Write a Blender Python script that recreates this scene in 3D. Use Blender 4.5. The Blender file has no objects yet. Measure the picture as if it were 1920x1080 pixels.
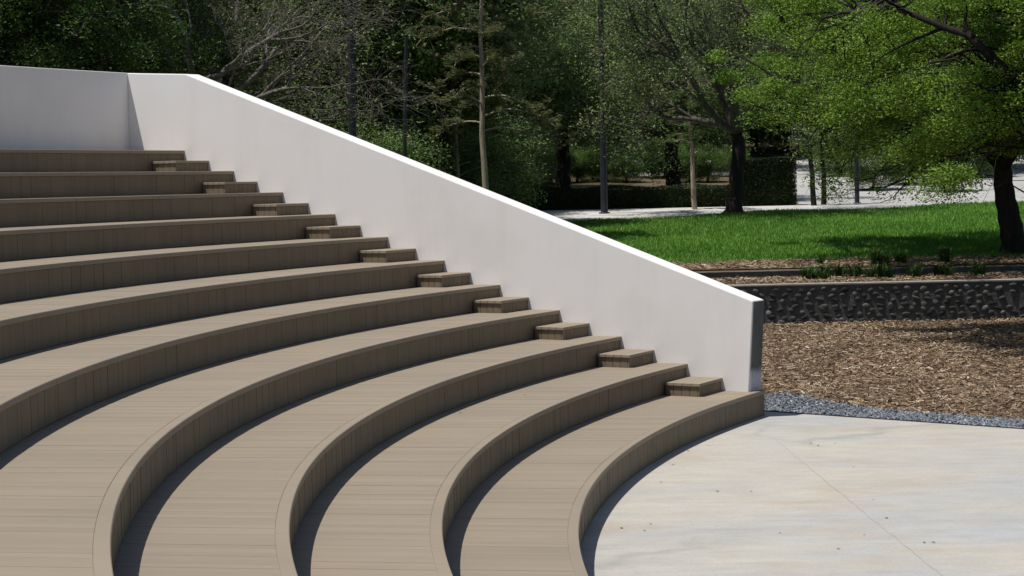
import bpy, bmesh, math, random
import numpy as np
from mathutils import Vector, Matrix

# ------------------------------------------------------------------ camera, sky, sun, exposure
scene = bpy.context.scene
CAM = Vector((-15.1312, -33.6322, 3.7005))
FW = Vector((-0.57096, 0.81947, -0.049727)); RT = Vector((0.820896, 0.570706, -0.020594)); UP = Vector((-0.011503, 0.052579, 0.998551))
cd = bpy.data.cameras.new('camera'); cam = bpy.data.objects.new('camera', cd); scene.collection.objects.link(cam)
cd.sensor_width = 36.0; cd.lens = 4000.0 / 1920.0 * 36.0; cd.clip_start = 0.1; cd.clip_end = 3000
m = Matrix((RT, UP, -FW)).transposed().to_4x4(); m.translation = CAM; cam.matrix_world = m
scene.camera = cam

SUN_D = Vector((0.23, 0.30, -1.0)).normalized()          # travel direction of the sunlight
ELEV = math.asin(-SUN_D.z); ROT = math.atan2(-SUN_D.x, -SUN_D.y)
w = bpy.data.worlds.new('World'); scene.world = w; w.use_nodes = True
nt = w.node_tree; nt.nodes.clear()
sky = nt.nodes.new('ShaderNodeTexSky'); sky.sky_type = 'NISHITA'; sky.sun_disc = False
sky.sun_elevation = ELEV; sky.sun_rotation = ROT
bg = nt.nodes.new('ShaderNodeBackground'); bg.inputs['Strength'].default_value = 0.065
wo = nt.nodes.new('ShaderNodeOutputWorld')
nt.links.new(sky.outputs[0], bg.inputs[0]); nt.links.new(bg.outputs[0], wo.inputs[0])
sl = bpy.data.lights.new('sun', 'SUN'); sl.energy = 4.0; sl.angle = math.radians(0.5); sl.color = (1.0, 0.955, 0.89)
sun = bpy.data.objects.new('sun', sl); scene.collection.objects.link(sun)
sun.rotation_euler = SUN_D.to_track_quat('-Z', 'Y').to_euler(); sun.location = (-40, -40, 60)
vs = scene.view_settings
vs.view_transform = 'Standard'; vs.look = 'None'; vs.exposure = 0.25; vs.gamma = 1.0; vs.use_curve_mapping = False
scene.cycles.max_bounces = 8; scene.cycles.transparent_max_bounces = 8
scene.cycles.use_denoising = True

# ------------------------------------------------------------------ helpers
COL = scene.collection
rng = np.random.default_rng(11)
random.seed(5)
CXY = np.array([CAM.x, CAM.y]); F2 = np.array([-0.57167, 0.82048]); G2 = np.array([0.82048, 0.57167])

def P2(s, t):                       # site axes (metres up the park / across it) -> world xy
    return CXY + F2 * s + G2 * t

def tpx(px, s):
    return (px - 960.0) / 4000.0 * s

def tag(o, label=None, cat=None, group=None, kind=None):
    if label: o['label'] = label
    if cat: o['category'] = cat
    if group: o['group'] = group
    if kind: o['kind'] = kind
    return o

def empty(name, loc):
    o = bpy.data.objects.new(name, None); COL.objects.link(o); o.location = loc; o.empty_display_size = 0.2
    return o

def np_mesh(name, verts, loops, starts, smooth=False):
    me = bpy.data.meshes.new(name)
    verts = np.asarray(verts, np.float32); loops = np.asarray(loops, np.int32); starts = np.asarray(starts, np.int32)
    me.vertices.add(len(verts)); me.vertices.foreach_set('co', verts.ravel())
    me.loops.add(len(loops)); me.loops.foreach_set('vertex_index', loops)
    me.polygons.add(len(starts)); me.polygons.foreach_set('loop_start', starts)
    me.update(calc_edges=True)
    me.polygons.foreach_set('use_smooth', np.full(len(starts), bool(smooth)))
    return me

def quads_mesh(name, verts, quads, smooth=False):
    quads = np.asarray(quads, np.int32)
    return np_mesh(name, verts, quads.ravel(), np.arange(len(quads)) * quads.shape[1], smooth)

def py_mesh(name, verts, faces, smooth=False):
    me = bpy.data.meshes.new(name); me.from_pydata([tuple(v) for v in verts], [], faces); me.update()
    if smooth: me.polygons.foreach_set('use_smooth', np.ones(len(me.polygons), bool))
    return me

def obj(name, me, mat, parent=None, loc=(0, 0, 0), rotz=0.0):
    o = bpy.data.objects.new(name, me); COL.objects.link(o)
    if mat and not me.materials: me.materials.append(mat)
    o.location = loc; o.rotation_euler = (0, 0, rotz)
    if parent: o.parent = parent
    return o

def box_vf(x0, x1, y0, y1, z0, z1):
    v = [(x0, y0, z0), (x1, y0, z0), (x1, y1, z0), (x0, y1, z0), (x0, y0, z1), (x1, y0, z1), (x1, y1, z1), (x0, y1, z1)]
    f = [(0, 3, 2, 1), (4, 5, 6, 7), (0, 1, 5, 4), (1, 2, 6, 5), (2, 3, 7, 6), (3, 0, 4, 7)]
    return v, f

def bevel(me, width, seg=2):
    bm = bmesh.new(); bm.from_mesh(me)
    bmesh.ops.recalc_face_normals(bm, faces=bm.faces)
    bmesh.ops.bevel(bm, geom=[e for e in bm.edges if e.calc_face_angle(0) > 0.3], offset=width, segments=seg, affect='EDGES', profile=0.5)
    bm.to_mesh(me); bm.free(); return me

def prism(name, poly, z0, z1):      # closed solid from an xy polygon (list of (x, y))
    n = len(poly)
    v = [(x, y, z0) for x, y in poly] + [(x, y, z1) for x, y in poly]
    f = [tuple(range(n - 1, -1, -1)), tuple(range(n, 2 * n))] + [(i, (i + 1) % n, n + (i + 1) % n, n + i) for i in range(n)]
    me = py_mesh(name, v, f)
    bm = bmesh.new(); bm.from_mesh(me); bmesh.ops.recalc_face_normals(bm, faces=bm.faces); bm.to_mesh(me); bm.free()
    return me

# ------------------------------------------------------------------ materials
class NM:
    def __init__(s, name):
        s.mat = bpy.data.materials.new(name); s.mat.use_nodes = True
        s.t = s.mat.node_tree; s.t.nodes.clear()
        s.out = s.n('ShaderNodeOutputMaterial'); s.b = s.n('ShaderNodeBsdfPrincipled'); s.l(s.b.outputs[0], s.out.inputs[0])
        s.co = s.n('ShaderNodeTexCoord')
    def n(s, ty, **kw):
        x = s.t.nodes.new(ty)
        for k, v in kw.items(): setattr(x, k, v)
        return x
    def l(s, a, b): s.t.links.new(a, b)
    def mapping(s, scale=(1, 1, 1), rot=(0, 0, 0), src='Object'):
        mp = s.n('ShaderNodeMapping'); mp.inputs['Scale'].default_value = scale; mp.inputs['Rotation'].default_value = rot
        s.l(s.co.outputs[src], mp.inputs[0]); return mp.outputs[0]
    def world(s, scale=(1, 1, 1), rotz=0.0):
        g = s.n('ShaderNodeNewGeometry'); r = s.n('ShaderNodeMapping'); r.inputs['Rotation'].default_value = (0, 0, rotz)
        s.l(g.outputs['Position'], r.inputs[0])
        m2 = s.n('ShaderNodeMapping'); m2.inputs['Scale'].default_value = scale; s.l(r.outputs[0], m2.inputs[0]); return m2.outputs[0]
    def noise(s, vec, scale=1.0, detail=4.0, rough=0.55):
        x = s.n('ShaderNodeTexNoise'); x.inputs['Scale'].default_value = scale; x.inputs['Detail'].default_value = detail
        x.inputs['Roughness'].default_value = rough; s.l(vec, x.inputs['Vector']); return x.outputs['Fac']
    def ramp(s, fac, stops):
        x = s.n('ShaderNodeValToRGB'); e = x.color_ramp.elements
        while len(e) < len(stops): e.new(0.5)
        for k, (p, c) in enumerate(stops): e[k].position = p; e[k].color = (*c, 1) if len(c) == 3 else c
        s.l(fac, x.inputs[0]); return x.outputs[0]
    def mix(s, a, b, fac, mode='MIX'):
        x = s.n('ShaderNodeMix', data_type='RGBA', blend_type=mode)
        if isinstance(fac, (int, float)): x.inputs[0].default_value = fac
        else: s.l(fac, x.inputs[0])
        for k, v in ((6, a), (7, b)):
            if isinstance(v, tuple): x.inputs[k].default_value = (*v, 1)
            else: s.l(v, x.inputs[k])
        return x.outputs[2]
    def math(s, op, a, b=0.0):
        x = s.n('ShaderNodeMath', operation=op)
        for k, v in ((0, a), (1, b)):
            if isinstance(v, (int, float)): x.inputs[k].default_value = v
            else: s.l(v, x.inputs[k])
        return x.outputs[0]
    def island(s):
        return s.n('ShaderNodeNewGeometry').outputs['Random Per Island']
    def objrand(s):
        return s.n('ShaderNodeObjectInfo').outputs['Random']
    def bump(s, h, strength=0.3, dist=0.02):
        x = s.n('ShaderNodeBump'); x.inputs['Strength'].default_value = strength; x.inputs['Distance'].default_value = dist
        s.l(h, x.inputs['Height']); s.l(x.outputs[0], s.b.inputs['Normal'])
    def fin(s, col, rough=0.8, spec=0.3):
        if isinstance(col, tuple): s.b.inputs['Base Color'].default_value = (*col, 1)
        else: s.l(col, s.b.inputs['Base Color'])
        if isinstance(rough, (int, float)): s.b.inputs['Roughness'].default_value = rough
        else: s.l(rough, s.b.inputs['Roughness'])
        s.b.inputs['Specular IOR Level'].default_value = spec
        return s.mat

DECK_ROT = -math.atan2(0.40, 0.915)       # boards run this way across every tread
def mat_deck(name, base, var=0.10, grain=True, rotz=DECK_ROT):
    n = NM(name)
    r = n.math('FRACT', n.math('ADD', n.island(), n.objrand()))
    lo = tuple(c * (1 - var) for c in base); hi = tuple(min(1, c * (1 + var)) for c in base)
    c = n.ramp(r, [(0.0, lo), (0.5, base), (1.0, hi)])
    streak = n.noise(n.world((0.9, 42, 30), rotz), 1.0, 5, 0.6)
    c = n.mix(c, n.ramp(streak, [(0.30, (0.88, 0.87, 0.86)), (0.62, (1.03, 1.03, 1.02))]), 0.32, 'MULTIPLY')
    big = n.noise(n.world((0.35, 0.5, 0.5), rotz), 1.0, 5, 0.6)
    c = n.mix(c, n.ramp(big, [(0.3, (0.86, 0.87, 0.90)), (0.7, (1.06, 1.04, 1.0))]), 0.7, 'MULTIPLY')
    spot = n.noise(n.world((3.2, 3.2, 3.2)), 1.0, 6, 0.7)
    c = n.mix(c, n.ramp(spot, [(0.68, (1, 1, 1)), (0.78, (0.82, 0.79, 0.74))]), 0.6, 'MULTIPLY')
    n.bump(streak, 0.25, 0.004)
    return n.fin(c, n.ramp(spot, [(0.3, (0.62,) * 3), (0.7, (0.8,) * 3)]), 0.3)

M = {}
M['deck'] = mat_deck('composite_deck', (0.266, 0.221, 0.166), 0.05)
M['nosing'] = mat_deck('nosing_board', (0.266, 0.222, 0.168), 0.02)
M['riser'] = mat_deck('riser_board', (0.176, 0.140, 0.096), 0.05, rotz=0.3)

def mat_wall():
    n = NM('white_render')
    a = n.noise(n.world((0.5, 0.5, 0.5)), 1.0, 6, 0.6)
    c = n.ramp(a, [(0.3, (0.715, 0.69, 0.67)), (0.5, (0.77, 0.745, 0.73)), (0.72, (0.755, 0.75, 0.75))])
    v = n.noise(n.world((2.2, 2.2, 0.35)), 1.0, 5, 0.65)
    c = n.mix(c, n.ramp(v, [(0.52, (1, 1, 1)), (0.85, (0.87, 0.86, 0.84))]), 0.6, 'MULTIPLY')
    sp = n.noise(n.world((7, 7, 7)), 1.0, 3, 0.5)
    c = n.mix(c, n.ramp(sp, [(0.74, (1, 1, 1)), (0.80, (0.82, 0.80, 0.79))]), 0.5, 'MULTIPLY')
    f = n.noise(n.world((1, 1, 1)), 55.0, 4, 0.6)
    tr = n.noise(n.world((1.2, 1.2, 1.2)), 1.0, 3, 0.5)
    n.bump(n.math('ADD', n.math('MULTIPLY', f, 0.25), tr), 0.35, 0.02)
    return n.fin(c, 0.82, 0.25)
M['wall'] = mat_wall()

def mat_stage():
    n = NM('stained_concrete')
    rz = -math.atan2(G2[1], G2[0])
    st = n.noise(n.world((0.22, 0.50, 1), rz + 0.06), 1.0, 9, 0.66)
    c = n.ramp(st, [(0.30, (0.375, 0.37, 0.355)), (0.45, (0.425, 0.405, 0.365)), (0.56, (0.455, 0.428, 0.372)), (0.72, (0.43, 0.42, 0.395))])
    blue = n.noise(n.world((0.13, 0.24, 1), rz), 1.0, 7, 0.6)
    c = n.mix(c, (0.365, 0.385, 0.405), n.math('MULTIPLY', n.ramp(blue, [(0.44, (0, 0, 0)), (0.62, (1, 1, 1))]), 0.8))
    thin = n.noise(n.world((0.5, 4.2, 1), rz), 1.0, 8, 0.7)
    c = n.mix(c, n.ramp(thin, [(0.30, (0.78, 0.74, 0.68)), (0.46, (1, 1, 1)), (0.62, (1, 1, 1)), (0.75, (1.06, 1.06, 1.05))]), 0.55, 'MULTIPLY')
    blot = n.noise(n.world((1.6, 3.0, 1), rz), 1.0, 8, 0.7)
    c = n.mix(c, n.ramp(blot, [(0.35, (0.88, 0.87, 0.85)), (0.6, (1.04, 1.04, 1.03))]), 0.7, 'MULTIPLY')
    ta = n.noise(n.world((0.45, 0.7, 1), rz), 1.0, 7, 0.65)
    c = n.mix(c, (0.37, 0.29, 0.20), n.math('MULTIPLY', n.ramp(ta, [(0.52, (0, 0, 0)), (0.74, (1, 1, 1))]), 0.55))
    vo = n.n('ShaderNodeTexVoronoi', feature='DISTANCE_TO_EDGE'); vo.inputs['Scale'].default_value = 0.22
    wv = n.world((1, 1, 1)); wn = n.n('ShaderNodeTexNoise'); wn.inputs['Scale'].default_value = 1.3; wn.inputs['Detail'].default_value = 6; n.l(wv, wn.inputs['Vector'])
    va = n.n('ShaderNodeMix', data_type='VECTOR'); va.inputs[0].default_value = 0.35; n.l(wv, va.inputs[4]); n.l(wn.outputs['Color'], va.inputs[5]); n.l(va.outputs[1], vo.inputs['Vector'])
    msk = n.ramp(n.noise(n.world((0.2, 0.2, 0.2)), 1.0, 2), [(0.5, (0, 0, 0)), (0.6, (1, 1, 1))])
    cr = n.math('MULTIPLY', n.ramp(vo.outputs['Distance'], [(0.0, (1, 1, 1)), (0.012, (0, 0, 0))]), msk)
    c = n.mix(c, (0.20, 0.20, 0.20), n.math('MULTIPLY', cr, 0.35))
    fine = n.noise(n.world((1, 1, 1)), 24.0, 5, 0.7)
    c = n.mix(c, n.ramp(fine, [(0.3, (0.86, 0.86, 0.86)), (0.7, (1.07, 1.07, 1.07))]), 0.9, 'MULTIPLY')
    n.bump(fine, 0.15, 0.01)
    return n.fin(c, 0.75, 0.3)
M['stage'] = mat_stage()

def mat_simple(name, stops, scale=3.0, rough=0.9, bump=0.3, spec=0.2, isl=0.0, detail=6):
    n = NM(name)
    a = n.noise(n.world((1, 1, 1)), scale, detail, 0.65)
    c = n.ramp(a, stops)
    if isl:
        c = n.mix(c, n.ramp(n.island(), [(0, (1 - isl,) * 3), (1, (1 + isl,) * 3)]), 1.0, 'MULTIPLY')
    n.bump(a, bump, 0.05)
    return n.fin(c, rough, spec)
def mat_island(name, stops, rough=0.85, spec=0.2, noise_amt=0.0):
    n = NM(name); c = n.ramp(n.island(), stops)
    if noise_amt:
        a = n.noise(n.world((1, 1, 1)), 0.7, 5, 0.6)
        c = n.mix(c, n.ramp(a, [(0.3, (1 - noise_amt,) * 3), (0.7, (1 + noise_amt,) * 3)]), 1.0, 'MULTIPLY')
    return n.fin(c, rough, spec)

M['core'] = mat_simple('tier_core_concrete', [(0.3, (0.03, 0.028, 0.026)), (0.7, (0.05, 0.047, 0.043))])
M['soil'] = mat_simple('mulch_soil', [(0.3, (0.07, 0.045, 0.028)), (0.7, (0.17, 0.115, 0.072))], 6)
M['litter'] = mat_simple('leaf_litter_ground', [(0.25, (0.030, 0.035, 0.014)), (0.5, (0.10, 0.075, 0.045)), (0.75, (0.16, 0.12, 0.075))], 0.9, detail=9)
M['lawn'] = mat_simple('lawn_soil', [(0.3, (0.045, 0.11, 0.016)), (0.7, (0.075, 0.17, 0.024))], 1.2)
M['chip'] = mat_island('wood_chip', [(0, (0.060, 0.036, 0.020)), (0.35, (0.175, 0.118, 0.070)), (0.7, (0.30, 0.222, 0.145)), (0.93, (0.42, 0.33, 0.23)), (1, (0.58, 0.49, 0.38))], 0.85, 0.2, 0.3)
M['gravel'] = mat_island('blue_grey_gravel', [(0, (0.068, 0.077, 0.092)), (0.5, (0.153, 0.168, 0.191)), (0.9, (0.230, 0.253, 0.284)), (1, (0.421, 0.428, 0.444))], 0.7, 0.35)
M['gravel_bed'] = mat_simple('gravel_bed', [(0.3, (0.06, 0.065, 0.075)), (0.7, (0.12, 0.13, 0.145))], 20)
M['steel'] = mat_simple('edging_steel', [(0.3, (0.02, 0.02, 0.022)), (0.7, (0.04, 0.04, 0.04))], 8, 0.6)
M['mortar'] = mat_simple('dark_mortar', [(0.3, (0.057, 0.059, 0.061)), (0.7, (0.123, 0.123, 0.123))], 7, 0.9, 0.6)
def mat_cobble():
    n = NM('river_cobble'); c = n.ramp(n.objrand(), [(0, (0.035, 0.036, 0.037)), (0.5, (0.07, 0.07, 0.067)), (0.85, (0.11, 0.108, 0.10)), (1, (0.20, 0.195, 0.18))])
    a = n.noise(n.world((1, 1, 1)), 18, 4); c = n.mix(c, n.ramp(a, [(0.3, (0.75,) * 3), (0.7, (1.15,) * 3)]), 0.8, 'MULTIPLY')
    return n.fin(c, 0.95, 0.1)
M['cobble'] = mat_cobble()
M['coping'] = mat_simple('pale_coping', [(0.3, (0.204, 0.198, 0.184)), (0.7, (0.319, 0.312, 0.293))], 4)
M['kerb_cap'] = mat_simple('weathered_kerb_cap', [(0.3, (0.10, 0.085, 0.07)), (0.7, (0.27, 0.25, 0.22))], 3)
M['path'] = mat_simple('pale_path', [(0.3, (0.42, 0.41, 0.39)), (0.7, (0.56, 0.55, 0.53))], 0.8)
M['plaza'] = mat_simple('pale_plaza', [(0.3, (0.317, 0.312, 0.299)), (0.7, (0.440, 0.436, 0.422))], 0.35)
M['pole'] = mat_simple('dark_painted_steel', [(0.3, (0.018, 0.020, 0.026)), (0.7, (0.029, 0.032, 0.040))], 3, 0.5, 0.05, 0.4)
M['lens'] = mat_simple('lamp_glass', [(0.3, (0.5, 0.5, 0.48)), (0.7, (0.6, 0.6, 0.58))], 3, 0.3, 0.0, 0.5)
def mat_bark(name, lo, hi, sc=5):
    n = NM(name); a = n.noise(n.mapping((sc, sc, sc * 0.25)), 1.0, 7, 0.7)
    c = n.ramp(a, [(0.3, lo), (0.7, hi)]); n.bump(a, 0.8, 0.04); return n.fin(c, 0.9, 0.15)
M['bark_dark'] = mat_bark('dark_bark', (0.012, 0.011, 0.010), (0.042, 0.036, 0.031))
M['bark_grey'] = mat_bark('grey_bark', (0.045, 0.040, 0.035), (0.15, 0.135, 0.12))
M['bark_twig'] = mat_bark('pale_twig_bark', (0.078, 0.069, 0.060), (0.203, 0.187, 0.164))
M['bark_pale'] = mat_bark('pale_bark', (0.169, 0.130, 0.098), (0.442, 0.364, 0.286), 8)
def mat_leaf(name, a, b, c3, trans=0.35, var_scale=0.6):
    n = NM(name)
    c = n.ramp(n.island(), [(0, a), (0.5, b), (1, c3)])
    v = n.noise(n.mapping((1, 1, 1)), var_scale, 3, 0.5)
    c = n.mix(c, n.ramp(v, [(0.3, (0.72, 0.78, 0.7)), (0.7, (1.22, 1.15, 1.1))]), 1.0, 'MULTIPLY')
    n.fin(c, 0.55, 0.3)
    tr = n.n('ShaderNodeBsdfTranslucent'); n.l(n.mix(c, (1.0, 1.0, 0.45), 0.35, 'MULTIPLY'), tr.inputs[0])
    mx = n.n('ShaderNodeMixShader'); mx.inputs[0].default_value = trans
    n.l(n.b.outputs[0], mx.inputs[1]); n.l(tr.outputs[0], mx.inputs[2]); n.l(mx.outputs[0], n.out.inputs[0])
    return n.mat
M['leaf_bright'] = mat_leaf('spring_green_leaf', (0.106, 0.200, 0.024), (0.154, 0.270, 0.032), (0.213, 0.341, 0.049), 0.30)
M['leaf_dark'] = mat_leaf('dark_evergreen_leaf', (0.081, 0.147, 0.051), (0.151, 0.239, 0.081), (0.273, 0.365, 0.136), 0.25)
M['leaf_left'] = mat_leaf('deep_green_leaf', (0.025, 0.057, 0.010), (0.046, 0.097, 0.016), (0.078, 0.148, 0.025), 0.3)
M['leaf_olive'] = mat_leaf('olive_leaf', (0.106, 0.146, 0.058), (0.185, 0.238, 0.094), (0.317, 0.370, 0.177), 0.3)
M['leaf_feather'] = mat_leaf('feathery_leaf', (0.085, 0.105, 0.045), (0.13, 0.15, 0.065), (0.20, 0.22, 0.11), 0.35)
M['leaf_hedge'] = mat_leaf('hedge_leaf', (0.016, 0.029, 0.010), (0.029, 0.048, 0.014), (0.051, 0.077, 0.022), 0.15)
M['leaf_shrub'] = mat_leaf('shrub_leaf', (0.041, 0.094, 0.019), (0.085, 0.160, 0.030), (0.150, 0.244, 0.056), 0.3)
M['grass'] = mat_leaf('grass_blade', (0.087, 0.214, 0.026), (0.125, 0.296, 0.036), (0.206, 0.388, 0.064), 0.3, 0.25)
M['strap'] = mat_leaf('strap_leaf', (0.023, 0.052, 0.016), (0.039, 0.085, 0.023), (0.078, 0.143, 0.039), 0.2)
M['speck'] = mat_island('dry_leaf', [(0, (0.04, 0.03, 0.02)), (1, (0.16, 0.10, 0.06))])

# ------------------------------------------------------------------ terrain
S_WALL = 53.3; S_LOW = 56.4
def zt(s, t):
    if s < S_WALL + 0.2: return 0.0
    if s < S_LOW + 0.1: return 1.0
    if s < 60: return 1.26 + (s - S_LOW) * 0.012
    if s < 84: return 1.30 + (s - 60) * 0.05 + 0.10 * math.sin((s - 60) / 24 * math.pi) * (1 + 0.4 * math.sin(t * 0.35))
    if s < 90: return 2.5
    return 2.5 + (s - 90) * 0.052

def sheet(name, rows, mat, dz, kind='structure'):
    """rows: list of (s, [t...]) with equal counts, laid on the terrain"""
    v = []; n = len(rows[0][1])
    for s, ts in rows:
        for t in ts:
            x, y = P2(s, t); v.append((x, y, zt(s, t) + dz))
    q = [(i * n + j, i * n + j + 1, (i + 1) * n + j + 1, (i + 1) * n + j) for i in range(len(rows) - 1) for j in range(n - 1)]
    return tag(obj(name, quads_mesh(name, v, q), mat), kind=kind)

ss = [-40, -20, 0, 20, 36, 45, 53, S_WALL + 0.15, S_WALL + 0.25, 56, S_LOW + 0.05, S_LOW + 0.15, 58, 60, 63, 66, 69, 72, 75, 78, 81, 84, 90, 100, 115, 130, 150, 200, 300, 600, 1200]
tsx = list(np.linspace(-60, 60, 61)); tsx = [-900, -300, -120] + tsx + [120, 300, 900]
def zt_far(s, t): return zt(min(s, 240), t)
v = []
for s in ss:
    for t in tsx:
        x, y = P2(s, t); v.append((x, y, zt_far(s, t) - (0.10 if s < S_WALL + .2 else 0.03)))
n_ = len(tsx)
q = [(i * n_ + j, i * n_ + j + 1, (i + 1) * n_ + j + 1, (i + 1) * n_ + j) for i in range(len(ss) - 1) for j in range(n_ - 1)]
tag(obj('ground', quads_mesh('ground', v, q), M['litter']), kind='structure')

# stage floor: its back edge runs beside the gravel, from A to B and on
EA = np.array([-31.3, -3.84]); EB = np.array([-26.56, -4.44]); ED = (EB - EA) / np.linalg.norm(EB - EA); EN = np.array([-ED[1], ED[0]])
def edge(u, off): return EA + ED * u + EN * off
pts = [edge(-1.0, 0), edge(60, 0), (60, -80), (-40, -80), (-40, -20)]
stage = obj('stage_floor', prism('stage_floor', [tuple(p) for p in pts], -0.2, 0.0), M['stage']); tag(stage, kind='structure')
ja, jb = np.array([-30.3, -6.9]), np.array([-24.0, -12.9])
def to_z0(px, py):
    d = FW + RT * ((px - 960) / 4000) + UP * ((540 - py) / 4000); k = -CAM.z / d.z; return np.array([CAM.x + d.x * k, CAM.y + d.y * k])
ja = to_z0(1455, 826); jb = to_z0(1790, 1100)
jd = (jb - ja) / np.linalg.norm(jb - ja); jn = np.array([-jd[1], jd[0]])
jp = []
for k in range(41):
    c = ja + (jb - ja) * k / 40 + jn * random.uniform(-0.012, 0.012); jp.append(c)
jv = [(*(c + jn * 0.0028), 0.003) for c in jp] + [(*(c - jn * 0.0028), 0.003) for c in jp]
obj('control_joint', quads_mesh('control_joint', jv, [(k, k + 1, 42 + k, 41 + k) for k in range(40)]), mat_simple('joint_filler', [(0.3, (0.27, 0.25, 0.215)), (0.7, (0.40, 0.375, 0.33))], 9), stage)

# edging, gravel strip, mulch bed
obj_ed = obj('edging_strip', prism('edging_strip', [tuple(edge(-1.2, 0.004)), tuple(edge(30, 0.004)), tuple(edge(30, 0.035)), tuple(edge(-1.2, 0.035))], -0.2, 0.012), M['steel']); tag(obj_ed, kind='structure')
def grav_w(u): return 1.0 + 0.10 * math.sin(u * 0.9 + 1) + 0.06 * math.sin(u * 2.3) + (1.4 * math.exp(-(u + 0.6) * 1.1) if u > -0.6 else 1.4)
us = np.linspace(-1.6, 30, 120)
gv = [(*edge(u, 0.035), -0.03) for u in us] + [(*edge(u, grav_w(u) + 0.25), -0.03) for u in us]
tag(obj('gravel_bed', quads_mesh('gravel_bed', gv, [(k, k + 1, 121 + k, 120 + k) for k in range(119)]), M['gravel_bed']), kind='structure')
mv = [(*edge(u, grav_w(u) + 0.05 + 0.04 * random.random()), -0.022) for u in us] + [(*P2(53.45, -1.5 + (u + 1.6) * 0.72), -0.01) for u in us]
tag(obj('mulch_bed', quads_mesh('mulch_bed', mv, [(k, k + 1, 121 + k, 120 + k) for k in range(119)]), M['soil']), kind='structure')

def scatter_solid(name, base_v, base_f, pos, scl, rot, mat, tilt=None):
    """many small solids in one mesh: pos (N,3), scl (N,3), rot (N,) about z, tilt (N,2)"""
    base_v = np.asarray(base_v, float); N = len(pos); nv = len(base_v)
    V = base_v[None] * scl[:, None, :]
    if tilt is not None:
        ca, sa = np.cos(tilt[:, 0])[:, None], np.sin(tilt[:, 0])[:, None]
        y, z = V[..., 1] * ca - V[..., 2] * sa, V[..., 1] * sa + V[..., 2] * ca; V = np.stack([V[..., 0], y, z], -1)
        ca, sa = np.cos(tilt[:, 1])[:, None], np.sin(tilt[:, 1])[:, None]
        x, z = V[..., 0] * ca + V[..., 2] * sa, -V[..., 0] * sa + V[..., 2] * ca; V = np.stack([x, V[..., 1], z], -1)
    c, s_ = np.cos(rot)[:, None], np.sin(rot)[:, None]
    V = np.stack([V[..., 0] * c - V[..., 1] * s_, V[..., 0] * s_ + V[..., 1] * c, V[..., 2]], -1) + pos[:, None, :]
    loops = []; starts = []; k = 0
    fl = np.concatenate([np.array(f) for f in base_f]); st = np.cumsum([0] + [len(f) for f in base_f[:-1]])
    L = (fl[None] + (np.arange(N) * nv)[:, None]).ravel(); S = (st[None] + (np.arange(N) * len(fl))[:, None]).ravel()
    return np_mesh(name, V.reshape(-1, 3), L, S)

CHIP_V = [(-.5, -.5, -.4), (-.42, .5, -.3), (-.45, 0, .6), (.5, -.4, -.5), (.45, .35, -.4), (.5, .05, .35)]
CHIP_F = [(0, 1, 4, 3), (1, 2, 5, 4), (2, 0, 3, 5), (0, 2, 1), (3, 4, 5)]
def chips(name, P, mat, lo=0.05, hi=0.185):
    N = len(P); L = rng.uniform(lo, hi, N) * rng.uniform(0.6, 1, N) * np.where(rng.random(N) < .06, 1.9, 1.0); W = rng.uniform(0.010, 0.034, N)
    return scatter_solid(name, CHIP_V, CHIP_F, P, np.stack([L, W, W * rng.uniform(.35, .8, N)], -1), rng.uniform(0, 6.28, N), mat,
                         np.stack([rng.normal(0, .5, N), rng.normal(0, .22, N)], -1))
# chips on the lower bed
N = 94000
s_ = rng.uniform(28, 53.3, N); t_ = rng.uniform(1.5, 20, N)
xy = CXY + F2 * s_[:, None] + G2 * t_[:, None]
u_ = (xy - EA) @ ED; o_ = (xy - EA) @ EN
gw = np.array([grav_w(u) for u in u_])
keep = (o_ > gw + rng.normal(0, .07, N)) & (t_ < 0.34 * s_ + 1.5) & ((xy[:, 0] > -30.7) | (xy[:, 1] > -4.0)) & (t_ > 0.098 * s_ - 1.2)
xy = xy[keep]; z = rng.uniform(-0.015, 0.05, len(xy))
tag(obj('wood_chip_mulch', chips('wood_chip_mulch', np.column_stack([xy, z]), M['chip']), M['chip']), 'tan wood chip mulch below the cobble wall', 'mulch', kind='stuff')
# gravel stones
N = 15000
u_ = rng.uniform(-1.2, 11, N); gw = np.array([grav_w(u) for u in u_]); o_ = rng.uniform(0.05, 1, N) * (gw + 0.12)
xy = EA + ED * u_[:, None] + EN * o_[:, None]
OCT_V = [(1, 0.1, 0), (-.9, 0, .1), (0, 1, -.1), (.1, -1, 0), (0, .1, 1), (0, 0, -1)]
OCT_F = [(0, 2, 4), (2, 1, 4), (1, 3, 4), (3, 0, 4), (2, 0, 5), (1, 2, 5), (3, 1, 5), (0, 3, 5)]
r = rng.uniform(0.016, 0.036, N)
tag(obj('gravel', scatter_solid('gravel', OCT_V, OCT_F, np.column_stack([xy, rng.uniform(-.03, .012, N)]), np.stack([r * 1.3, r, r * .7], -1), rng.uniform(0, 6.28, N), None,
    rng.normal(0, .5, (N, 2))), M['gravel']), 'blue grey gravel strip along the stage edge', 'gravel', kind='stuff')

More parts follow.
